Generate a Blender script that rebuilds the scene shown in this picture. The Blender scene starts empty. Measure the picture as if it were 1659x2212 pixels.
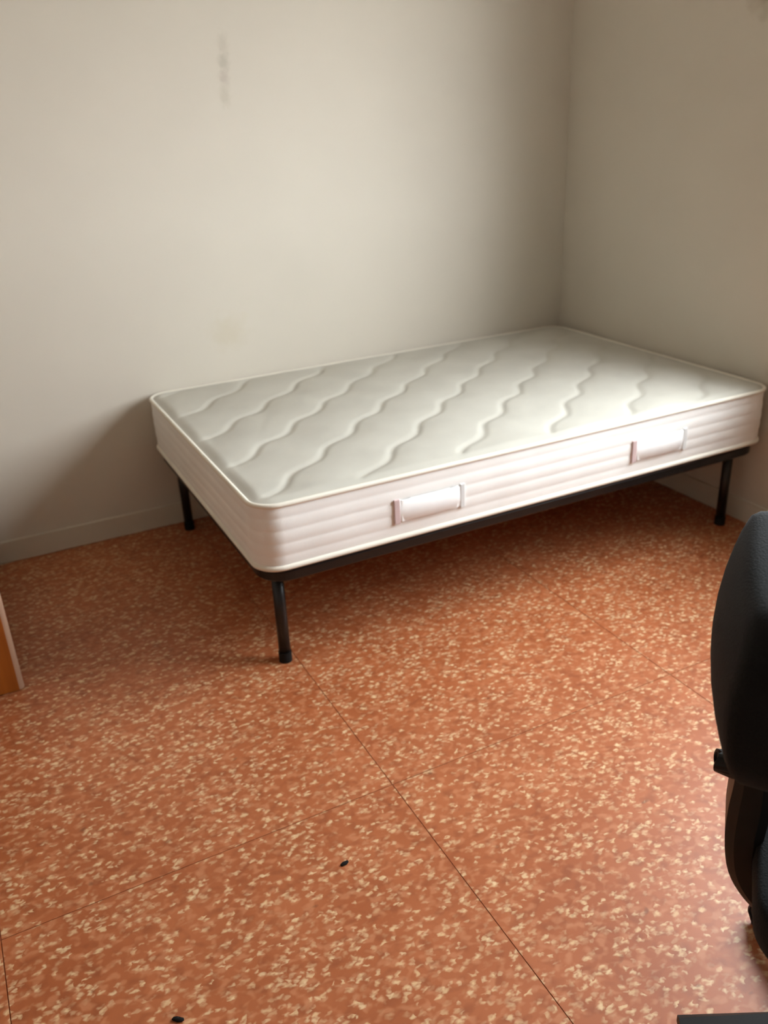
import bpy, bmesh, math, random
from mathutils import Vector, Matrix

random.seed(7)
scene = bpy.context.scene
COL = scene.collection

# ------------------------------------------------------------------ camera
F_PX, IMG_W = 1855.0, 1659.0
CAM = (-2.5112, -3.1930, 1.4540)
YAW, PITCH, ROLL = 0.4547, 0.4321, -0.0460
fw = Vector((math.sin(YAW)*math.cos(PITCH), math.cos(YAW)*math.cos(PITCH), -math.sin(PITCH)))
r0 = Vector((math.cos(YAW), -math.sin(YAW), 0)); u0 = r0.cross(fw)
rt = math.cos(ROLL)*r0 + math.sin(ROLL)*u0
up = -math.sin(ROLL)*r0 + math.cos(ROLL)*u0
cd = bpy.data.cameras.new('camera'); cam = bpy.data.objects.new('camera', cd); COL.objects.link(cam)
cam.matrix_world = Matrix(((rt.x, up.x, -fw.x, CAM[0]), (rt.y, up.y, -fw.y, CAM[1]), (rt.z, up.z, -fw.z, CAM[2]), (0, 0, 0, 1)))
cd.sensor_fit = 'HORIZONTAL'; cd.sensor_width = 36.0; cd.lens = F_PX/IMG_W*36.0
cd.clip_start = 0.02
cd.dof.use_dof = True; cd.dof.focus_distance = 1.5; cd.dof.aperture_fstop = 5.0   # the snapshot is slightly out of focus
scene.camera = cam

# ------------------------------------------------------------------ daylight
world = bpy.data.worlds.new('overcast_sky'); scene.world = world; world.use_nodes = True
bg = world.node_tree.nodes['Background']
bg.inputs['Color'].default_value = (0.89, 0.955, 1.0, 1); bg.inputs['Strength'].default_value = 34.0

# window opening in the right wall (x = 0): y range, z range
WY0, WY1, WZ0, WZ1 = -2.72, -1.23, 0.90, 2.20
pl = bpy.data.lights.new('window_portal', 'AREA'); pl.shape = 'RECTANGLE'
pl.size = WY1-WY0; pl.size_y = WZ1-WZ0; pl.cycles.is_portal = True
po = bpy.data.objects.new('window_portal', pl); COL.objects.link(po)
po.location = (0.10, (WY0+WY1)/2, (WZ0+WZ1)/2)
po.rotation_euler = (math.pi/2, 0, math.pi/2)          # emits towards -x

vs = scene.view_settings
vs.view_transform = 'Standard'; vs.look = 'None'; vs.gamma = 1.0; vs.use_curve_mapping = False
vs.exposure = -0.33

# ------------------------------------------------------------------ helpers
def lin(c):
    return tuple(((v/255)/12.92 if v/255 <= 0.04045 else ((v/255+0.055)/1.055)**2.4) for v in c) + (1,)

def obj(name, bm, mat=None, parent=None, smooth=False, loc=None):
    me = bpy.data.meshes.new(name); bm.normal_update(); bm.to_mesh(me); bm.free()
    if smooth:
        for p in me.polygons: p.use_smooth = True
    o = bpy.data.objects.new(name, me); COL.objects.link(o)
    if mat: me.materials.append(mat)
    if parent: o.parent = parent
    if loc: o.location = loc
    return o

def thing(name, label, cat, loc=(0, 0, 0), rotz=0, group=None):
    o = bpy.data.objects.new(name, None); COL.objects.link(o)
    o.location = loc; o.rotation_euler = (0, 0, rotz); o.empty_display_size = 0.1
    o['label'] = label; o['category'] = cat
    if group: o['group'] = group
    return o

def struct(o, label=None):
    o['kind'] = 'structure'
    if label: o['label'] = label
    return o

def box(bm, x0, x1, y0, y1, z0, z1, bevel=0.0, seg=2):
    r = bmesh.ops.create_cube(bm, size=1.0)
    for v in r['verts']:
        v.co = Vector(((x0+x1)/2+v.co.x*(x1-x0), (y0+y1)/2+v.co.y*(y1-y0), (z0+z1)/2+v.co.z*(z1-z0)))
    if bevel > 0:
        es = list({e for v in r['verts'] for e in v.link_edges})
        bmesh.ops.bevel(bm, geom=es, offset=bevel, segments=seg, profile=0.6, affect='EDGES')
    return bm

def cyl(bm, p0, p1, ra, rb=None, n=24, bevel=0.0):
    p0, p1 = Vector(p0), Vector(p1); d = p1-p0
    rb = ra if rb is None else rb
    r = bmesh.ops.create_cone(bm, cap_ends=True, segments=n, radius1=ra, radius2=rb, depth=d.length)
    q = d.to_track_quat('Z', 'Y').to_matrix()
    for v in r['verts']: v.co = q @ v.co + (p0+p1)/2
    if bevel > 0:
        es = [e for e in {e for v in r['verts'] for e in v.link_edges} if len(e.link_faces) == 2 and any(len(f.verts) > 4 for f in e.link_faces)]
        bmesh.ops.bevel(bm, geom=es, offset=bevel, segments=2, affect='EDGES')
    return bm

def sweep(bm, path, section, closed=True, normals=None, caps=False):
    """section: list of (side, up) offsets; path: list of Vectors; normals: per-point (side, up) axes"""
    rings = []
    for i, p in enumerate(path):
        s, u = normals[i]
        rings.append([bm.verts.new(p + s*a + u*b) for a, b in section])
    n = len(path); m = len(section)
    for i in range(n if closed else n-1):
        A, B = rings[i], rings[(i+1) % n]
        for k in range(m):
            bm.faces.new((A[k], A[(k+1) % m], B[(k+1) % m], B[k]))
    if caps and not closed:
        bm.faces.new(rings[0][::-1]); bm.faces.new(rings[-1])
    bmesh.ops.recalc_face_normals(bm, faces=bm.faces)
    return bm

def rrect(x0, x1, y0, y1, r, z, n=10, sub=12):
    """rounded-rectangle loop with outward normals, counter-clockwise"""
    pts, nor = [], []
    cs = [(x1-r, y1-r, 0), (x0+r, y1-r, 90), (x0+r, y0+r, 180), (x1-r, y0+r, 270)]
    for ci, (cx, cy, a0) in enumerate(cs):
        for k in range(n+1):
            a = math.radians(a0+90*k/n)
            pts.append(Vector((cx+r*math.cos(a), cy+r*math.sin(a), z))); nor.append(Vector((math.cos(a), math.sin(a), 0)))
        nx = cs[(ci+1) % 4]; a = math.radians(a0+90)
        e0 = pts[-1]; b = math.radians(nx[2]); e1 = Vector((nx[0]+r*math.cos(b), nx[1]+r*math.sin(b), z))
        for k in range(1, sub):
            pts.append(e0.lerp(e1, k/sub)); nor.append(nor[-1].copy())
    return pts, nor

# ------------------------------------------------------------------ materials
def mat(name, rgb, rough=0.6, spec=0.5, **kw):
    m = bpy.data.materials.new(name); m.use_nodes = True
    nt = m.node_tree; b = nt.nodes['Principled BSDF']
    b.inputs['Base Color'].default_value = lin(rgb); b.inputs['Roughness'].default_value = rough
    b.inputs['Specular IOR Level'].default_value = spec
    return m
def N(nt, t, **inp):
    n = nt.nodes.new(t)
    for k, v in inp.items():
        if k in n.inputs: n.inputs[k].default_value = v
    return n
def ramp(nt, fac, stops):
    r = nt.nodes.new('ShaderNodeValToRGB'); nt.links.new(fac, r.inputs['Fac'])
    el = r.color_ramp.elements
    el[0].position, el[0].color = stops[0]; el[1].position, el[1].color = stops[-1]
    for p, c in stops[1:-1]:
        e = el.new(p); e.color = c
    return r.outputs['Color']
def mixc(nt, fac, a, b, mode='MIX'):
    m = nt.nodes.new('ShaderNodeMix'); m.data_type = 'RGBA'; m.blend_type = mode
    for s, v in ((0, fac), (6, a), (7, b)):
        if hasattr(v, 'is_linked') or hasattr(v, 'links'): nt.links.new(v, m.inputs[s])
        else: m.inputs[s].default_value = v
    return m.outputs[2]
G = lambda v: (v, v, v, 1)
def bump(nt, b, height, strength, dist):
    n = N(nt, 'ShaderNodeBump', Strength=strength, Distance=dist)
    nt.links.new(height, n.inputs['Height']); nt.links.new(n.outputs['Normal'], b.inputs['Normal'])

def plaster(name, rgb, stains=()):
    """painted plaster: faint mottling and roller relief; stains = stains and other tinted patches: (centre, size, colour, amount)"""
    m = mat(name, rgb, 0.85, 0.25); nt = m.node_tree; b = nt.nodes['Principled BSDF']
    tc = N(nt, 'ShaderNodeTexCoord')
    n1 = N(nt, 'ShaderNodeTexNoise', Scale=1.7, Detail=3.0); nt.links.new(tc.outputs['Object'], n1.inputs['Vector'])
    base = lin(rgb)
    c = ramp(nt, n1.outputs['Fac'], [(0.3, tuple(v*0.965 for v in base[:3])+(1,)), (0.7, tuple(min(1, v*1.02) for v in base[:3])+(1,))])
    for i, (ctr, size, rgb2, amt) in enumerate(stains):
        mp = N(nt, 'ShaderNodeMapping'); mp.vector_type = 'TEXTURE'
        mp.inputs['Location'].default_value = ctr; mp.inputs['Scale'].default_value = size
        nt.links.new(tc.outputs['Object'], mp.inputs['Vector'])
        nz = N(nt, 'ShaderNodeTexNoise', Scale=2.2, Detail=2.0); nt.links.new(mp.outputs['Vector'], nz.inputs['Vector'])
        add = mixc(nt, 0.6, mp.outputs['Vector'], nz.outputs['Color'], 'LINEAR_LIGHT')
        g = N(nt, 'ShaderNodeTexGradient'); g.gradient_type = 'SPHERICAL'; nt.links.new(add, g.inputs['Vector'])
        f = ramp(nt, g.outputs['Fac'], [(0.0, G(0)), (0.75, G(amt))])
        c = mixc(nt, f, c, lin(rgb2))
    nt.links.new(c, b.inputs['Base Color'])
    n2 = N(nt, 'ShaderNodeTexNoise', Scale=160.0, Detail=3.0); nt.links.new(tc.outputs['Object'], n2.inputs['Vector'])
    bump(nt, b, n2.outputs['Fac'], 0.10, 0.002)
    return m

WALL = (212, 204, 190)
M_wall_back = plaster('plaster_back', WALL, [
    ((-1.478, 0, 1.700), (0.026, 0.5, 0.045), (176, 168, 152), 0.30),
    ((-1.482, 0, 1.645), (0.028, 0.5, 0.036), (160, 154, 138), 0.42),
    ((-1.486, 0, 1.598), (0.026, 0.5, 0.032), (170, 156, 146), 0.42),
    ((-1.490, 0, 1.542), (0.028, 0.5, 0.048), (172, 164, 146), 0.32),
    ((-1.575, 0, 0.730), (0.10, 0.5, 0.085), (198, 186, 158), 0.30),
])
M_wall = plaster('plaster', WALL, [((0, -1.02, 1.80), (0.5, 0.16, 0.14), (140, 122, 94), 0.6)])  # soft darker brown patch blended into the colour high on wall_right
M_ceil = mat('white_ceiling_paint', (240, 238, 232), 0.9, 0.2)
M_base = mat('baseboard_paint', (208, 201, 185), 0.55, 0.4)

def floor_mat():
    m = mat('flecked_terracotta_vinyl', (170, 98, 66), 0.42, 0.35); nt = m.node_tree; b = nt.nodes['Principled BSDF']
    tc = N(nt, 'ShaderNodeTexCoord'); oi = N(nt, 'ShaderNodeObjectInfo')
    off = N(nt, 'ShaderNodeVectorMath'); off.operation = 'SCALE'; off.inputs[0].default_value = (13.0, 7.0, 0.0)
    nt.links.new(oi.outputs['Random'], off.inputs['Scale'])
    ad = N(nt, 'ShaderNodeVectorMath'); ad.operation = 'ADD'
    nt.links.new(tc.outputs['Object'], ad.inputs[0]); nt.links.new(off.outputs[0], ad.inputs[1])
    def chips(rot, sc, scale, lo, hi, amt, seed):
        mp = N(nt, 'ShaderNodeMapping'); mp.inputs['Rotation'].default_value = (0, 0, math.radians(rot))
        mp.inputs['Scale'].default_value = sc; mp.inputs['Location'].default_value = (seed, seed*0.7, 0)
        nt.links.new(ad.outputs[0], mp.inputs['Vector'])
        nz = N(nt, 'ShaderNodeTexNoise', Scale=scale, Detail=1.0, Roughness=0.4, Distortion=0.25)
        nt.links.new(mp.outputs['Vector'], nz.inputs['Vector'])
        return ramp(nt, nz.outputs['Fac'], [(lo, G(0)), (hi, G(amt))])
    c = mixc(nt, chips(10, (1, 1, 1), 6.0, 0.35, 0.65, 1.0, 0.3), lin((162, 90, 52)), lin((172, 99, 60)))
    c = mixc(nt, chips(70, (1, 1.3, 1), 30.0, 0.52, 0.72, 0.55, 1.7), c, lin((138, 74, 42)))     # darker chips
    c = mixc(nt, chips(25, (1, 1.3, 1), 42.0, 0.52, 0.68, 0.45, 3.1), c, lin((200, 136, 96)))   # pink chips
    def flakes(rot, sc, scale, keep, seed, amt):            # separate cream flakes of uneven outline
        mp = N(nt, 'ShaderNodeMapping'); mp.inputs['Rotation'].default_value = (0, 0, math.radians(rot))
        mp.inputs['Scale'].default_value = sc; mp.inputs['Location'].default_value = (seed, seed*1.3, 0)
        nt.links.new(ad.outputs[0], mp.inputs['Vector'])
        nz = N(nt, 'ShaderNodeTexNoise', Scale=70.0, Detail=1.0); nt.links.new(mp.outputs['Vector'], nz.inputs['Vector'])
        wv = mixc(nt, 0.012, mp.outputs['Vector'], nz.outputs['Color'], 'LINEAR_LIGHT')
        vo = N(nt, 'ShaderNodeTexVoronoi', Scale=scale, Randomness=1.0); vo.voronoi_dimensions = '2D'
        nt.links.new(wv, vo.inputs['Vector'])
        sep = N(nt, 'ShaderNodeSeparateColor'); nt.links.new(vo.outputs['Color'], sep.inputs[0])
        f = ramp(nt, vo.outputs['Distance'], [(0.12, G(amt)), (0.50, G(0))])
        k = ramp(nt, sep.outputs[0], [(keep, G(0)), (keep+0.35, G(1))])
        return mixc(nt, 1.0, f, k, 'MULTIPLY')
    c = mixc(nt, flakes(-20, (1, 1.45, 1), 50.0, 0.58, 5.9, 0.72), c, lin((226, 194, 148)))
    c = mixc(nt, flakes(40, (1, 1.45, 1), 62.0, 0.66, 8.3, 0.72), c, lin((228, 200, 156)))
    c = mixc(nt, chips(0, (1, 1.5, 1), 24.0, 0.73, 0.80, 0.50, 11.3), c, lin((96, 62, 40)))      # rare dark specks
    nt.links.new(c, b.inputs['Base Color'])
    return m
M_floor = floor_mat()
M_joint = mat('floor_joint', (132, 74, 48), 0.8, 0.2)

def fabric(name, rgb, scale, strength, rough=0.9, mott=0.03, sheen=0.0):
    m = mat(name, rgb, rough, 0.15); nt = m.node_tree; b = nt.nodes['Principled BSDF']
    tc = N(nt, 'ShaderNodeTexCoord')
    n1 = N(nt, 'ShaderNodeTexNoise', Scale=9.0, Detail=3.0); nt.links.new(tc.outputs['Object'], n1.inputs['Vector'])
    base = lin(rgb)[:3]
    c = ramp(nt, n1.outputs['Fac'], [(0.3, tuple(v*(1-mott) for v in base)+(1,)), (0.7, tuple(min(1, v*(1+mott)) for v in base)+(1,))])
    nt.links.new(c, b.inputs['Base Color'])
    n2 = N(nt, 'ShaderNodeTexNoise', Scale=scale, Detail=2.0); nt.links.new(tc.outputs['Object'], n2.inputs['Vector'])
    bump(nt, b, n2.outputs['Fac'], strength, 0.002)
    b.inputs['Sheen Weight'].default_value = sheen
    return m
M_tick = fabric('mattress_ticking', (194, 190, 179), 420, 0.25, mott=0.035)
M_side = fabric('mattress_border_fabric', (243, 240, 235), 500, 0.2, mott=0.02)
M_pipe = fabric('mattress_piping', (236, 230, 216), 600, 0.2, mott=0.02)
M_handle = fabric('handle_webbing', (250, 250, 248), 700, 0.2, mott=0.02)
M_tab = fabric('handle_stitched_tab', (205, 182, 180), 700, 0.2)
M_tabg = fabric('handle_stitched_tab_grey', (222, 222, 220), 700, 0.2)
M_steel = mat('black_painted_steel', (17, 16, 16), 0.38, 0.5)
M_rubber = mat('black_rubber', (14, 14, 14), 0.7, 0.3)
M_slat = mat('birch_slat', (196, 160, 112), 0.5, 0.4)
M_cfab = fabric('black_chair_fabric', (20, 21, 22), 380, 0.5, mott=0.15, sheen=0.05)
M_cpl = mat('black_chair_plastic', (20, 19, 18), 0.5, 0.4)
M_cwheel = mat('dark_grey_caster', (46, 47, 50), 0.5, 0.4)

def wood_mat():
    m = mat('orange_wood_laminate', (190, 104, 28), 0.4, 0.4); nt = m.node_tree; b = nt.nodes['Principled BSDF']
    tc = N(nt, 'ShaderNodeTexCoord'); mp = N(nt, 'ShaderNodeMapping'); mp.inputs['Scale'].default_value = (14, 14, 1.2)
    nt.links.new(tc.outputs['Object'], mp.inputs['Vector'])
    nz = N(nt, 'ShaderNodeTexNoise', Scale=3.0, Detail=4.0); nt.links.new(mp.outputs['Vector'], nz.inputs['Vector'])
    nt.links.new(ramp(nt, nz.outputs['Fac'], [(0.3, lin((146, 78, 22))), (0.7, lin((166, 92, 30)))]), b.inputs['Base Color'])
    return m
M_wood = wood_mat()
M_door = mat('muted_beige_laminate', (142, 124, 102), 0.45, 0.4)
M_band = mat('pale_edge_band', (176, 142, 118), 0.45, 0.4)
M_white = mat('white_window_paint', (236, 236, 232), 0.4, 0.5)
M_rub = mat('crumb', (34, 32, 30), 0.9, 0.1)
mg = bpy.data.materials.new('window_glass'); mg.use_nodes = True
_nt = mg.node_tree; _nt.nodes.clear()
_o = _nt.nodes.new('ShaderNodeOutputMaterial'); _t = _nt.nodes.new('ShaderNodeBsdfTransparent'); _g = _nt.nodes.new('ShaderNodeBsdfGlossy')
_g.inputs['Roughness'].default_value = 0.02; _lw = _nt.nodes.new('ShaderNodeLayerWeight'); _lw.inputs['Blend'].default_value = 0.5
_m = _nt.nodes.new('ShaderNodeMixShader')
# Schlick reflectance, the same on both faces of the pane
_pw = _nt.nodes.new('ShaderNodeMath'); _pw.operation = 'POWER'; _pw.inputs[1].default_value = 5.0
_f = _nt.nodes.new('ShaderNodeMath'); _f.operation = 'MULTIPLY_ADD'; _f.inputs[1].default_value = 0.95; _f.inputs[2].default_value = 0.04
_nt.links.new(_lw.outputs['Facing'], _pw.inputs[0]); _nt.links.new(_pw.outputs[0], _f.inputs[0])
_nt.links.new(_f.outputs[0], _m.inputs[0]); _nt.links.new(_t.outputs[0], _m.inputs[1]); _nt.links.new(_g.outputs[0], _m.inputs[2]); _nt.links.new(_m.outputs[0], _o.inputs[0])

# ------------------------------------------------------------------ room shell
TILE = 0.8785
XL, YF, ZC, T = -1.82-3*TILE, -6*TILE, 2.85, 0.14
bm = bmesh.new(); box(bm, XL, 0, 0, T, 0, ZC); struct(obj('wall_back', bm, M_wall_back), 'off-white plaster wall behind the bed with faint stains')
bm = bmesh.new(); box(bm, XL-T, XL, YF, 0, 0, ZC); struct(obj('wall_left', bm, M_wall), 'off-white plaster wall on the left of the room')
bm = bmesh.new(); box(bm, XL, 0, YF-T, YF, 0, ZC); struct(obj('wall_front', bm, M_wall), 'off-white plaster wall facing the bed')
bm = bmesh.new()
box(bm, 0, T, YF, WY0, 0, ZC); box(bm, 0, T, WY1, 0, 0, ZC); box(bm, 0, T, WY0, WY1, 0, WZ0); box(bm, 0, T, WY0, WY1, WZ1, ZC)
struct(obj('wall_right', bm, M_wall), 'shaded off-white plaster wall at the right end of the bed')
bm = bmesh.new(); box(bm, XL, 0, YF, 0, ZC, ZC+0.15); struct(obj('ceiling', bm, M_ceil), 'off-white plastered ceiling')
bm = bmesh.new(); box(bm, XL, 0, YF, 0, -0.15, -0.0012)
floor = struct(obj('floor', bm, M_joint), 'terracotta floor of large vinyl tiles with cream flecks')
xs = [0.0, -1.82+2*TILE, -1.82+TILE, -1.82, -1.82-TILE, -1.82-2*TILE, XL]
ys = [-k*TILE for k in range(7)]
J = 0.0010
for i in range(6):
    for j in range(6):
        xa, xb, ya, yb = xs[i+1], xs[i], ys[j+1], ys[j]
        cx, cy = (xa+xb)/2, (ya+yb)/2
        bm = bmesh.new()
        box(bm, xa-cx+J, xb-cx-J, ya-cy+J, yb-cy-J, -0.0012, 0.0, 0.0)
        obj('floor_tile', bm, M_floor, floor, loc=(cx, cy, 0))

def baseboard(name, pts, label):
    bm = bmesh.new()
    (xa, xb, ya, yb) = pts
    box(bm, xa, xb, ya, yb, 0, 0.085, 0.003)
    struct(obj(name, bm, M_base), label)
baseboard('baseboard_back', (XL+0.012, -0.012, -0.011, 0), 'low pale baseboard along the wall behind the bed')
baseboard('baseboard_right', (-0.011, 0, YF+0.012, 0), 'low pale baseboard along the right wall')
baseboard('baseboard_left', (XL, XL+0.011, YF+0.012, 0), 'low pale baseboard along the left wall')
baseboard('baseboard_front', (XL+0.012, -0.012, YF, YF+0.011), 'low pale baseboard along the front wall')

# ground outside the window, one storey down
bm = bmesh.new(); box(bm, T+0.4, 60, -45, 40, -3.6, -3.4)
struct(obj('ground', bm, mat('pale_concrete_paving', (172, 168, 160), 0.9, 0.2)), 'grey ground outside below the window')

# window in the right wall (source of the daylight)
bm = bmesh.new()
fx0, fx1 = 0.02, 0.07; fr = 0.05
box(bm, fx0, fx1, WY0, WY0+fr, WZ0, WZ1); box(bm, fx0, fx1, WY1-fr, WY1, WZ0, WZ1)
box(bm, fx0, fx1, WY0+fr, WY1-fr, WZ0, WZ0+fr); box(bm, fx0, fx1, WY0+fr, WY1-fr, WZ1-fr, WZ1)
win = struct(obj('window_1', bm, M_white), 'white casement window in the right wall')
ym = (WY0+WY1)/2
bm = bmesh.new(); box(bm, fx0+0.005, fx1-0.005, ym-0.03, ym+0.03, WZ0+fr, WZ1-fr); obj('window_mullion', bm, M_white, win)
for a, b in ((WY0+fr, ym-0.03), (ym+0.03, WY1-fr)):
    bm = bmesh.new(); box(bm, 0.042, 0.047, a, b, WZ0+fr, WZ1-fr); obj('window_pane', bm, mg, win)
bm = bmesh.new(); box(bm, -0.03, fx0, WY0-0.02, WY1+0.02, WZ0-0.03, WZ0, 0.004); obj('window_sill', bm, M_white, win)

# ------------------------------------------------------------------ bed frame
ML, MW, ZB, ZT = 1.90, 1.2176, 0.3456, 0.5517
X1, Y1 = -0.0248, -0.0141
X0, Y0 = X1-ML, Y1-MW
LX, LYF, LYR = 0.0726, 0.0951, 0.0726
bed = thing('bed_frame', 'black tubular steel bed frame on round legs under the mattress', 'bed frame', ((X0+X1)/2, (Y0+Y1)/2, 0))
bx, by = bed.location.x, bed.location.y
RZ0, RZ1, RW = 0.303, 0.338, 0.030
pts, nor = rrect(X0-bx+0.012, X1-bx-0.012, Y0-by+0.012, Y1-by-0.012, 0.085, (RZ0+RZ1)/2)
sec = []
hw, hh, c = RW/2, (RZ1-RZ0)/2, 0.006
for sx, sy, order in ((1, -1, 0), (1, 1, 1), (-1, 1, 0), (-1, -1, 1)):
    a = (sx*(hw-c), sy*hh); b = (sx*hw, sy*(hh-c))
    sec += ([a, b] if order == 0 else [b, a])
bm = bmesh.new()
sweep(bm, [p - n*hw for p, n in zip(pts, nor)], sec, True, [(n, Vector((0, 0, 1))) for n in nor])
obj('rail', bm, M_steel, bed)
for sx, sy, ly in ((0, 0, LYF), (1, 0, LYF), (0, 1, LYR), (1, 1, LYR)):
    lx_ = (X0+LX if sx == 0 else X1-LX)-bx; ly_ = (Y0+ly if sy == 0 else Y1-ly)-by
    bm = bmesh.new(); cyl(bm, (lx_, ly_, 0.012), (lx_, ly_, 0.318), 0.0175, n=28)
    leg = obj('leg', bm, M_steel, bed, smooth=False)
    for p in leg.data.polygons: p.use_smooth = len(p.vertices) == 4
    bm = bmesh.new(); cyl(bm, (lx_, ly_, 0.0), (lx_, ly_, 0.030), 0.0195, n=28, bevel=0.003); obj('foot_cap', bm, M_rubber, leg)
    # corner plate carrying the leg
    ex = (X0+0.02 if sx == 0 else X1-0.02)-bx; ey = (Y0+0.02 if sy == 0 else Y1-0.02)-by
    dx, dy = (1 if sx == 0 else -1), (1 if sy == 0 else -1)
    bm = bmesh.new(); z0, z1 = 0.318, 0.326
    poly = [(ex+dx*0.045, ey), (ex+dx*0.16, ey+dy*0.005), (ex+dx*0.005, ey+dy*0.16), (ex, ey+dy*0.045)]
    lo = [bm.verts.new((a, b, z0)) for a, b in poly]; hi = [bm.verts.new((a, b, z1)) for a, b in poly]
    bm.faces.new(lo[::-1]); bm.faces.new(hi)
    for k in range(4): bm.faces.new((lo[k], lo[(k+1) % 4], hi[(k+1) % 4], hi[k]))
    bmesh.ops.recalc_face_normals(bm, faces=bm.faces)
    obj('corner_plate', bm, M_steel, bed)
slat_me = None
for k in range(13):
    x = -ML/2+0.13+k*(ML-0.26)/12
    if slat_me is None:
        bm = bmesh.new(); box(bm, -0.034, 0.034, -MW/2+0.02, MW/2-0.02, 0.3385, ZB-0.0004, 0.002, 1)
        o = obj('slat', bm, M_slat, bed, loc=(x, 0, 0)); slat_me = o.data
    else:
        o = bpy.data.objects.new('slat', slat_me); COL.objects.link(o); o.parent = bed; o.location = (x, 0, 0)

# ------------------------------------------------------------------ mattress
mt = thing('mattress', 'white quilted mattress with striped border lying on the black bed frame', 'mattress', ((X0+X1)/2, (Y0+Y1)/2, ZB))
TH = ZT-ZB; CR = 0.075
hl, hwid = ML/2, MW/2
def rmap(x, y):
    """map a rectangle point to the rounded-corner plan"""
    ax, ay = abs(x), abs(y); cx, cy = hl-CR, hwid-CR
    if ax > cx and ay > cy:
        u, v = (ax-cx)/CR, (ay-cy)/CR
        ax, ay = cx+CR*u*math.sqrt(1-v*v/2), cy+CR*v*math.sqrt(1-u*u/2)
    return math.copysign(ax, x), math.copysign(ay, y)
QA = math.radians(41.0); qd = Vector((math.cos(QA), math.sin(QA))); qn = Vector((-math.sin(QA), math.cos(QA)))
QS = 0.203; q0 = qn.dot(Vector((-1.723-mt.location.x, -1.047-mt.location.y)))
def sstep(t):
    t = max(0.0, min(1.0, t)); return t*t*(3-2*t)
from mathutils import noise as mnoise
def top_z(x, y):
    d = min(hl-abs(x), hwid-abs(y))
    ax, ay = abs(x)-(hl-CR), abs(y)-(hwid-CR)
    if ax > 0 and ay > 0: d = CR-math.hypot(ax, ay)
    d = max(d, 0)
    z = TH - 0.010*(1-sstep(d/0.045))
    s = qd.dot(Vector((x, y))); q = qn.dot(Vector((x, y)))-q0
    w = 0.013*math.sin(2*math.pi*s/0.23+1.2*math.floor(q/QS+0.5))
    g = abs(((q-w)/QS+0.5) % 1.0-0.5)*QS
    fade = sstep((d-0.012)/0.06)
    z -= fade*(0.0046*math.exp(-(g/0.013)**2) + 0.0035*(1-sstep(g/0.085)))
    z += fade*0.0035*mnoise.noise(Vector((x*7, y*7, 3.3))) + 0.004*mnoise.noise(Vector((x*2.1, y*2.1, 8.1)))*sstep(d/0.2)
    return z
nx, ny = 300, 196
def dens(t):    # denser samples near the rim
    return t
bm = bmesh.new(); grid = []
for i in range(nx+1):
    row = []
    for j in range(ny+1):
        x, y = rmap(-hl+ML*i/nx, -hwid+MW*j/ny)
        row.append(bm.verts.new((x, y, top_z(x, y))))
    grid.append(row)
for i in range(nx):
    for j in range(ny):
        bm.faces.new((grid[i][j], grid[i+1][j], grid[i+1][j+1], grid[i][j+1]))
obj('top_panel', bm, M_tick, mt, smooth=True)
ZR = TH-0.010      # rim height
loop, ln = rrect(-hl, hl, -hwid, hwid, CR, 0, n=12, sub=60)
# border fabric: horizontal quilted channels
prof = []
npz = 48
for k in range(npz+1):
    t = k/npz; z = 0.008+(ZR-0.010)*t
    ch = abs(math.sin(math.pi*t*5.0))**0.6
    prof.append((-0.005+0.0020*ch+0.004*math.sin(math.pi*t), z))
bm = bmesh.new(); rings = []
for i, (p, n) in enumerate(zip(loop, ln)):
    wob = 0.0018*mnoise.noise(Vector((p.x*9, p.y*9, 0.5)))
    rings.append([bm.verts.new(p + n*(a+wob*math.sin(math.pi*k/npz)) + Vector((0, 0, z))) for k, (a, z) in enumerate(prof)])
for i in range(len(rings)):
    A, B = rings[i], rings[(i+1) % len(rings)]
    for k in range(npz): bm.faces.new((A[k], B[k], B[k+1], A[k+1]))
side = obj('border_panel', bm, M_side, mt, smooth=True)
def piping(name, z, r, inset, m):
    bm = bmesh.new(); sc = [(r*math.cos(a), r*math.sin(a)) for a in [2*math.pi*k/10 for k in range(10)]]
    sweep(bm, [p + Vector((0, 0, z)) - n*inset for p, n in zip(loop, ln)], sc, True, [(n, Vector((0, 0, 1))) for n in ln])
    obj(name, bm, m, mt, smooth=True)
piping('piping', ZR-0.0025, 0.0072, 0.004, M_pipe)
piping('piping', 0.0088, 0.0085, 0.004, M_pipe)
bm = bmesh.new()
bm.faces.new([bm.verts.new(p - n*0.004 + Vector((0, 0, 0.002))) for p, n in zip(loop, ln)][::-1]); obj('underside', bm, M_side, mt)
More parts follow.
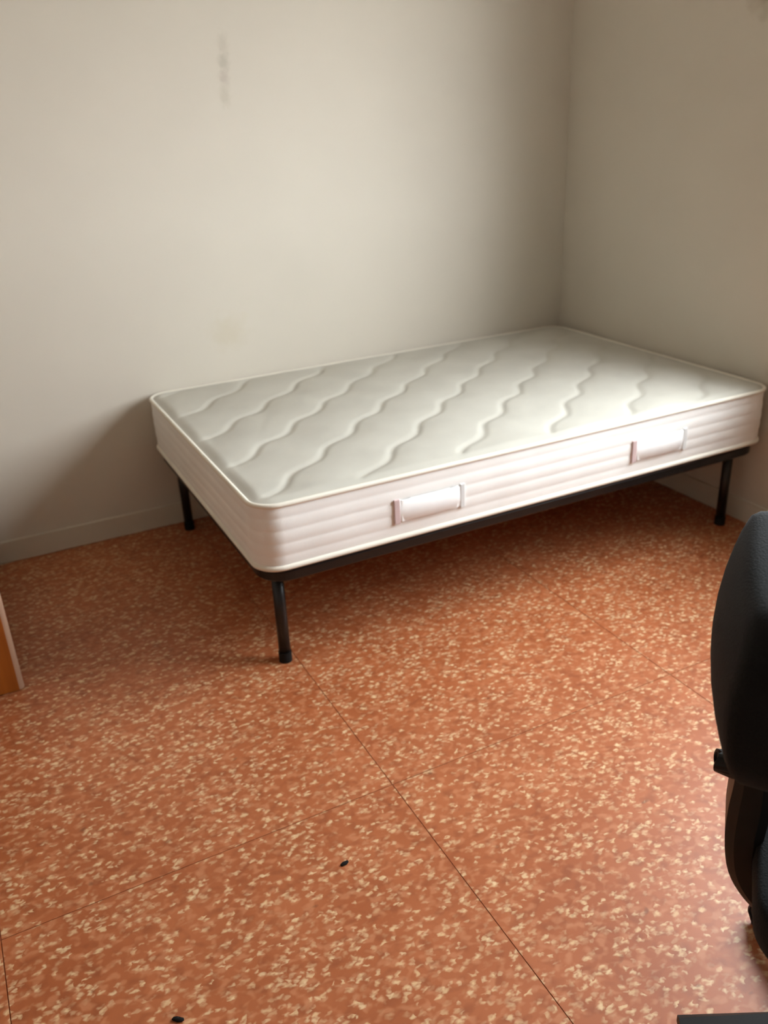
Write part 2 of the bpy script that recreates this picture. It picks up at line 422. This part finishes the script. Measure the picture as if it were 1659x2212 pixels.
# two webbing handles on the front border
def handle(xa, xb, za, zb):
    mx, my = mt.location.x, mt.location.y
    xa -= mx; xb -= mx; za -= ZB; zb -= ZB; yf = -hwid-0.001
    bm = bmesh.new(); n = 24; R = []
    for i in range(n+1):
        t = i/n; x = xa+(xb-xa)*t; bul = 0.0035+0.005*math.sin(math.pi*t)**0.7
        R.append([bm.verts.new((x, yf-bul+o, z)) for o, z in ((0.004, za), (0, za+0.003), (-0.001, (za+zb)/2), (0, zb-0.003), (0.004, zb))])
    back = [[bm.verts.new((v.co.x, v.co.y+0.003, v.co.z)) for v in r] for r in R]
    for i in range(n):
        for k in range(4):
            bm.faces.new((R[i][k], R[i+1][k], R[i+1][k+1], R[i][k+1])); bm.faces.new((back[i][k+1], back[i+1][k+1], back[i+1][k], back[i][k]))
        bm.faces.new((R[i][0], back[i][0], back[i+1][0], R[i+1][0])); bm.faces.new((R[i][4], R[i+1][4], back[i+1][4], back[i][4]))
    h = obj('handle', bm, M_handle, mt, smooth=True)
    for xx, w, mm, hx in ((xa-0.008, 0.018, M_tab, 0.004), (xa+0.022, 0.034, M_handle, 0.0), (xb-0.022, 0.030, M_handle, 0.0), (xb+0.008, 0.016, M_tabg, 0.004)):
        bm = bmesh.new(); box(bm, xx-w/2, xx+w/2, yf-0.0052, yf+0.004, za-hx, zb+hx, 0.002)
        obj('stitched_tab', bm, mm, h)
handle(-1.505, -1.305, 0.405, 0.472)
handle(-0.640, -0.440, 0.405, 0.472)

# ------------------------------------------------------------------ wooden cabinet (only its near side panel reaches into the frame)
dx1, dy0 = -2.572, -0.888       # front corner of the near side panel
CD, CWD, CH = 0.52, 0.868, 1.95  # depth (x), width (y), height
cab = thing('wardrobe', 'orange wood cabinet panel with a pale rounded edge, at the left of the bed', 'cabinet', (dx1-CD/2, dy0+CWD/2, 0))
ox, oy = cab.location.x, cab.location.y
def side_panel(yc):
    bm = bmesh.new(); box(bm, dx1-CD-ox, dx1-ox, yc-oy, yc+0.028-oy, 0.004, CH-0.028)
    p = obj('side_panel', bm, M_wood, cab)
    bm = bmesh.new(); R = 0.014; n = 12; za, zb = 0.004, CH-0.028
    A, B = [], []
    for k in range(n+1):
        a = -math.pi/2+math.pi*k/n
        x = dx1-ox+R*math.cos(a); y = yc+0.014-oy+R*math.sin(a)
        A.append(bm.verts.new((x, y, za))); B.append(bm.verts.new((x, y, zb)))
    for k in range(n): bm.faces.new((A[k], A[k+1], B[k+1], B[k]))
    bm.faces.new(A[::-1]); bm.faces.new(B); bm.faces.new((A[0], B[0], B[-1], A[-1]))
    bmesh.ops.recalc_face_normals(bm, faces=bm.faces)
    e = obj('edge_band', bm, M_band, p); e['label'] = 'pale rounded edge band'
    for gx in (dx1-0.05, dx1-CD+0.05):
        bm = bmesh.new(); cyl(bm, (gx-ox, yc+0.014-oy, 0), (gx-ox, yc+0.014-oy, 0.006), 0.011, n=16)
        obj('foot_glide', bm, M_rubber, p)
side_panel(dy0); side_panel(dy0+CWD-0.028)
ya, yb = dy0+0.028-oy, dy0+CWD-0.028-oy
bm = bmesh.new(); box(bm, dx1-CD-ox, dx1+0.010-ox, dy0-oy, dy0+CWD-oy, CH-0.028, CH, 0.004); obj('top_board', bm, M_wood, cab)
bm = bmesh.new(); box(bm, dx1-CD-ox, dx1-0.03-ox, ya, yb, 0.07, 0.092); obj('bottom_board', bm, M_wood, cab)
bm = bmesh.new(); box(bm, dx1-0.06-ox, dx1-0.042-ox, ya, yb, 0.0, 0.07); obj('plinth', bm, M_wood, cab)
bm = bmesh.new(); box(bm, dx1-CD-ox, dx1-CD+0.006-ox, ya, yb, 0.092, CH-0.028); obj('back_panel', bm, M_wood, cab)
ymid = (ya+yb)/2
for a, b, s_ in ((ya+0.002, ymid-0.0015, 1), (ymid+0.0015, yb-0.002, -1)):
    bm = bmesh.new(); box(bm, dx1-0.026-ox, dx1-0.006-ox, a, b, 0.095, CH-0.031, 0.002); d_ = obj('door', bm, M_door, cab)
    hy = (b-0.035 if s_ == 1 else a+0.035)
    bm = bmesh.new(); cyl(bm, (dx1-0.006-ox, hy, 1.0), (dx1+0.016-ox, hy, 1.0), 0.008, 0.013, n=16, bevel=0.003); obj('knob', bm, M_band, d_)

# ------------------------------------------------------------------ office chair
FA = math.radians(-48.0)                        # direction the seat faces
CX, CY = -1.445, -2.735
ch = thing('office_chair', 'black office chair with a padded backrest on a curved bracket, at the right edge', 'chair', (CX, CY, 0), FA+math.pi/2)
# local frame: -y forward, so image-left side of the chair is local -x ... +x
def cushion(name, hx, hz, thick, rad, mapf, m, parent, n=28, bulge=0.012):
    """padded slab: rounded-rectangle outline hx*hz, mapped by mapf(u, v, w)"""
    bm = bmesh.new(); layers = []
    out, on = rrect(-hx, hx, -hz, hz, rad, 0, n=10, sub=10)
    prof = [(-0.30, 0.0), (-0.10, 0.05), (-0.03, 0.16), (0.0, 0.5), (-0.03, 0.84), (-0.10, 0.95), (-0.30, 1.0)]
    for ins, w in prof:
        layers.append([bm.verts.new(mapf(p.x+n_.x*ins*thick*1.2, p.y+n_.y*ins*thick*1.2, w*thick)) for p, n_ in zip(out, on)])
    L = len(out)
    for a, b in zip(layers, layers[1:]):
        for k in range(L): bm.faces.new((a[k], a[(k+1) % L], b[(k+1) % L], b[k]))
    for lay, w, s in ((layers[0], 0.0, -1), (layers[-1], 1.0, 1)):
        # concentric fill with a soft crown
        prev = lay
        base = [(p.x+n_.x*-0.30*thick*1.2, p.y+n_.y*-0.30*thick*1.2) for p, n_ in zip(out, on)]
        for f in (0.85, 0.65, 0.4, 0.15):
            cr = bulge*(1-f*f)
            cur = [bm.verts.new(mapf(a*f, b*f, w*thick + s*cr)) for a, b in base]
            for k in range(L): bm.faces.new((prev[k], prev[(k+1) % L], cur[(k+1) % L], cur[k]))
            prev = cur
        bm.faces.new(prev)
    bmesh.ops.recalc_face_normals(bm, faces=bm.faces)
    return obj(name, bm, m, parent, smooth=True)
SEATZ = 0.395
cushion('seat', 0.225, 0.215, 0.075, 0.09, lambda u, v, w: Vector((u, v+0.022, SEATZ+w-0.012*sstep((-v-0.12)/0.10))), M_cfab, ch)
cushion('seat_shell', 0.205, 0.195, 0.020, 0.08, lambda u, v, w: Vector((u, v, SEATZ-0.022+w)), M_cpl, ch, bulge=0.0)
BZ0, BZ1, BY = 0.645, 0.914, 0.222
def bmap(u, v, w):
    t = (v+(BZ1-BZ0)/2)/(BZ1-BZ0)
    uu = u*(0.90+0.10*sstep(t*1.6))
    curve = -0.25*uu*uu                                 # gentle wrap towards the sitter at the sides
    lean = 0.030*math.sin(math.pi*min(1.0, t*0.85+0.05))
    return Vector((uu, BY+lean+curve-w+0.070, BZ0+t*(BZ1-BZ0)))
bk = cushion('backrest', 0.205, (BZ1-BZ0)/2, 0.085, 0.075, bmap, M_cfab, ch, bulge=0.012)
bm = bmesh.new()                                       # curved bracket from under the seat up the back
ctrl = [(0.02, 0.322, .012), (0.08, 0.310, .013), (0.15, 0.312, .015), (0.19, 0.328, .017), (0.222, 0.358, .020), (0.244, 0.400, .023), (0.252, 0.455, .026), (0.252, 0.510, .028), (0.252, 0.56, .026), (0.258, 0.62, .02), (0.270, 0.70, .013)]
bc = ctrl; ctrl = []
for i in range(len(bc)-1):                              # smooth the bracket curve
    p0, p1, p2, p3 = (Vector(bc[max(0, min(len(bc)-1, i+q))]) for q in (-1, 0, 1, 2))
    for k in range(4):
        t = k/4; ctrl.append(0.5*((2*p1)+(-p0+p2)*t+(2*p0-5*p1+4*p2-p3)*t*t+(-p0+3*p1-3*p2+p3)*t**3))
ctrl.append(Vector(bc[-1]))
path = [Vector((0, c_[0], c_[1])) for c_ in ctrl]
nrm = []
for i, p in enumerate(path):
    t = (path[min(i+1, len(path)-1)]-path[max(i-1, 0)]).normalized(); nrm.append((Vector((1, 0, 0)), Vector((1, 0, 0)).cross(t)))
rings = []
for p, (sd, u_), c_ in zip(path, nrm, ctrl):
    h = c_[2]; rings.append([bm.verts.new(p+sd*x+u_*z) for x, z in ((-0.046, -h*0.5), (-0.038, -h), (0.038, -h), (0.046, -h*0.5), (0.046, h*0.5), (0.038, h), (-0.038, h), (-0.046, h*0.5))])
for A, B in zip(rings, rings[1:]):
    for k in range(8): bm.faces.new((A[k], A[(k+1) % 8], B[(k+1) % 8], B[k]))
bm.faces.new(rings[0][::-1]); bm.faces.new(rings[-1]); bmesh.ops.recalc_face_normals(bm, faces=bm.faces)
br = obj('back_bracket', bm, M_cpl, ch)
bm = bmesh.new(); cyl(bm, (0, 0.270, 0.565), (0, 0.302, 0.565), 0.022, 0.018, n=20, bevel=0.005); obj('adjuster_knob', bm, M_cpl, br)
bm = bmesh.new(); box(bm, -0.09, 0.09, -0.10, 0.12, SEATZ-0.058, SEATZ-0.024, 0.008); mech = obj('tilt_mechanism', bm, M_cpl, ch)
bm = bmesh.new(); cyl(bm, (0, 0, 0.20), (0, 0, SEATZ-0.05), 0.014, n=20); cyl(bm, (0, 0, 0.10), (0, 0, 0.24), 0.025, n=24); obj('gas_lift', bm, M_cpl, ch)
bm = bmesh.new(); cyl(bm, (0, 0, 0.075), (0, 0, 0.135), 0.042, 0.034, n=24, bevel=0.004); hub = obj('base_hub', bm, M_cpl, ch)
BASE0 = math.radians(146.0)-(FA+math.pi/2)
for k in range(5):
    a = BASE0+2*math.pi*k/5; d = Vector((math.cos(a), math.sin(a), 0)); s = Vector((-d.y, d.x, 0)); u = Vector((0, 0, 1))
    bm = bmesh.new(); R = []
    for t, w, h, zc in ((0.03, 0.026, 0.022, 0.100), (0.14, 0.024, 0.018, 0.088), (0.25, 0.024, 0.013, 0.070), (0.310, 0.024, 0.010, 0.060)):
        R.append([bm.verts.new(d*t+s*x*w+u*(zc+z*h)) for x, z in ((-1, -1), (1, -1), (1, 0.4), (0.6, 1), (-0.6, 1), (-1, 0.4))])
    for A, B in zip(R, R[1:]):
        for q in range(6): bm.faces.new((A[q], A[(q+1) % 6], B[(q+1) % 6], B[q]))
    bm.faces.new(R[0][::-1]); bm.faces.new(R[-1]); bmesh.ops.recalc_face_normals(bm, faces=bm.faces)
    arm = obj('base_arm', bm, M_cpl, hub)
    tip = d*0.285
    # twin-wheel caster (third level would be too deep under the arm, so it hangs from the chair)
    tang = s if k != 0 else (s*0.5+d*0.86).normalized()
    bm = bmesh.new()
    for q in (-1, 1):
        c0 = tip+tang*(q*0.006)+u*0.024; c1 = tip+tang*(q*0.026)+u*0.024
        cyl(bm, c0, c1, 0.024, n=24, bevel=0.004)
    cyl(bm, tip+u*0.036, tip+u*0.056, 0.008, n=12)
    obj('caster', bm, M_cwheel, ch)

# ------------------------------------------------------------------ crumbs on the floor
def crumb(x, y, sx, sy, rot, label):
    bm = bmesh.new(); bmesh.ops.create_icosphere(bm, subdivisions=2, radius=1.0)
    for v in bm.verts:
        k = 1+0.35*mnoise.noise(v.co*1.7+Vector((x*31, y*17, 0)))
        v.co = Vector((v.co.x*sx*k, v.co.y*sy*k, max(v.co.z, -0.6)*0.003*k))
    zmin = min(v.co.z for v in bm.verts)
    for v in bm.verts: v.co.z -= zmin
    o = obj('crumb', bm, M_rub, smooth=True, loc=(x, y, 0)); o.rotation_euler.z = rot
    o['label'] = label; o['category'] = 'crumb'; o['group'] = 'dark crumbs on the floor'
crumb(-2.021, -1.919, 0.010, 0.005, 0.1, 'tiny black crumb in the middle of the open floor')
crumb(-2.430, -2.094, 0.012, 0.005, -0.6, 'tiny dark crumb on the floor at the bottom edge of the photo')
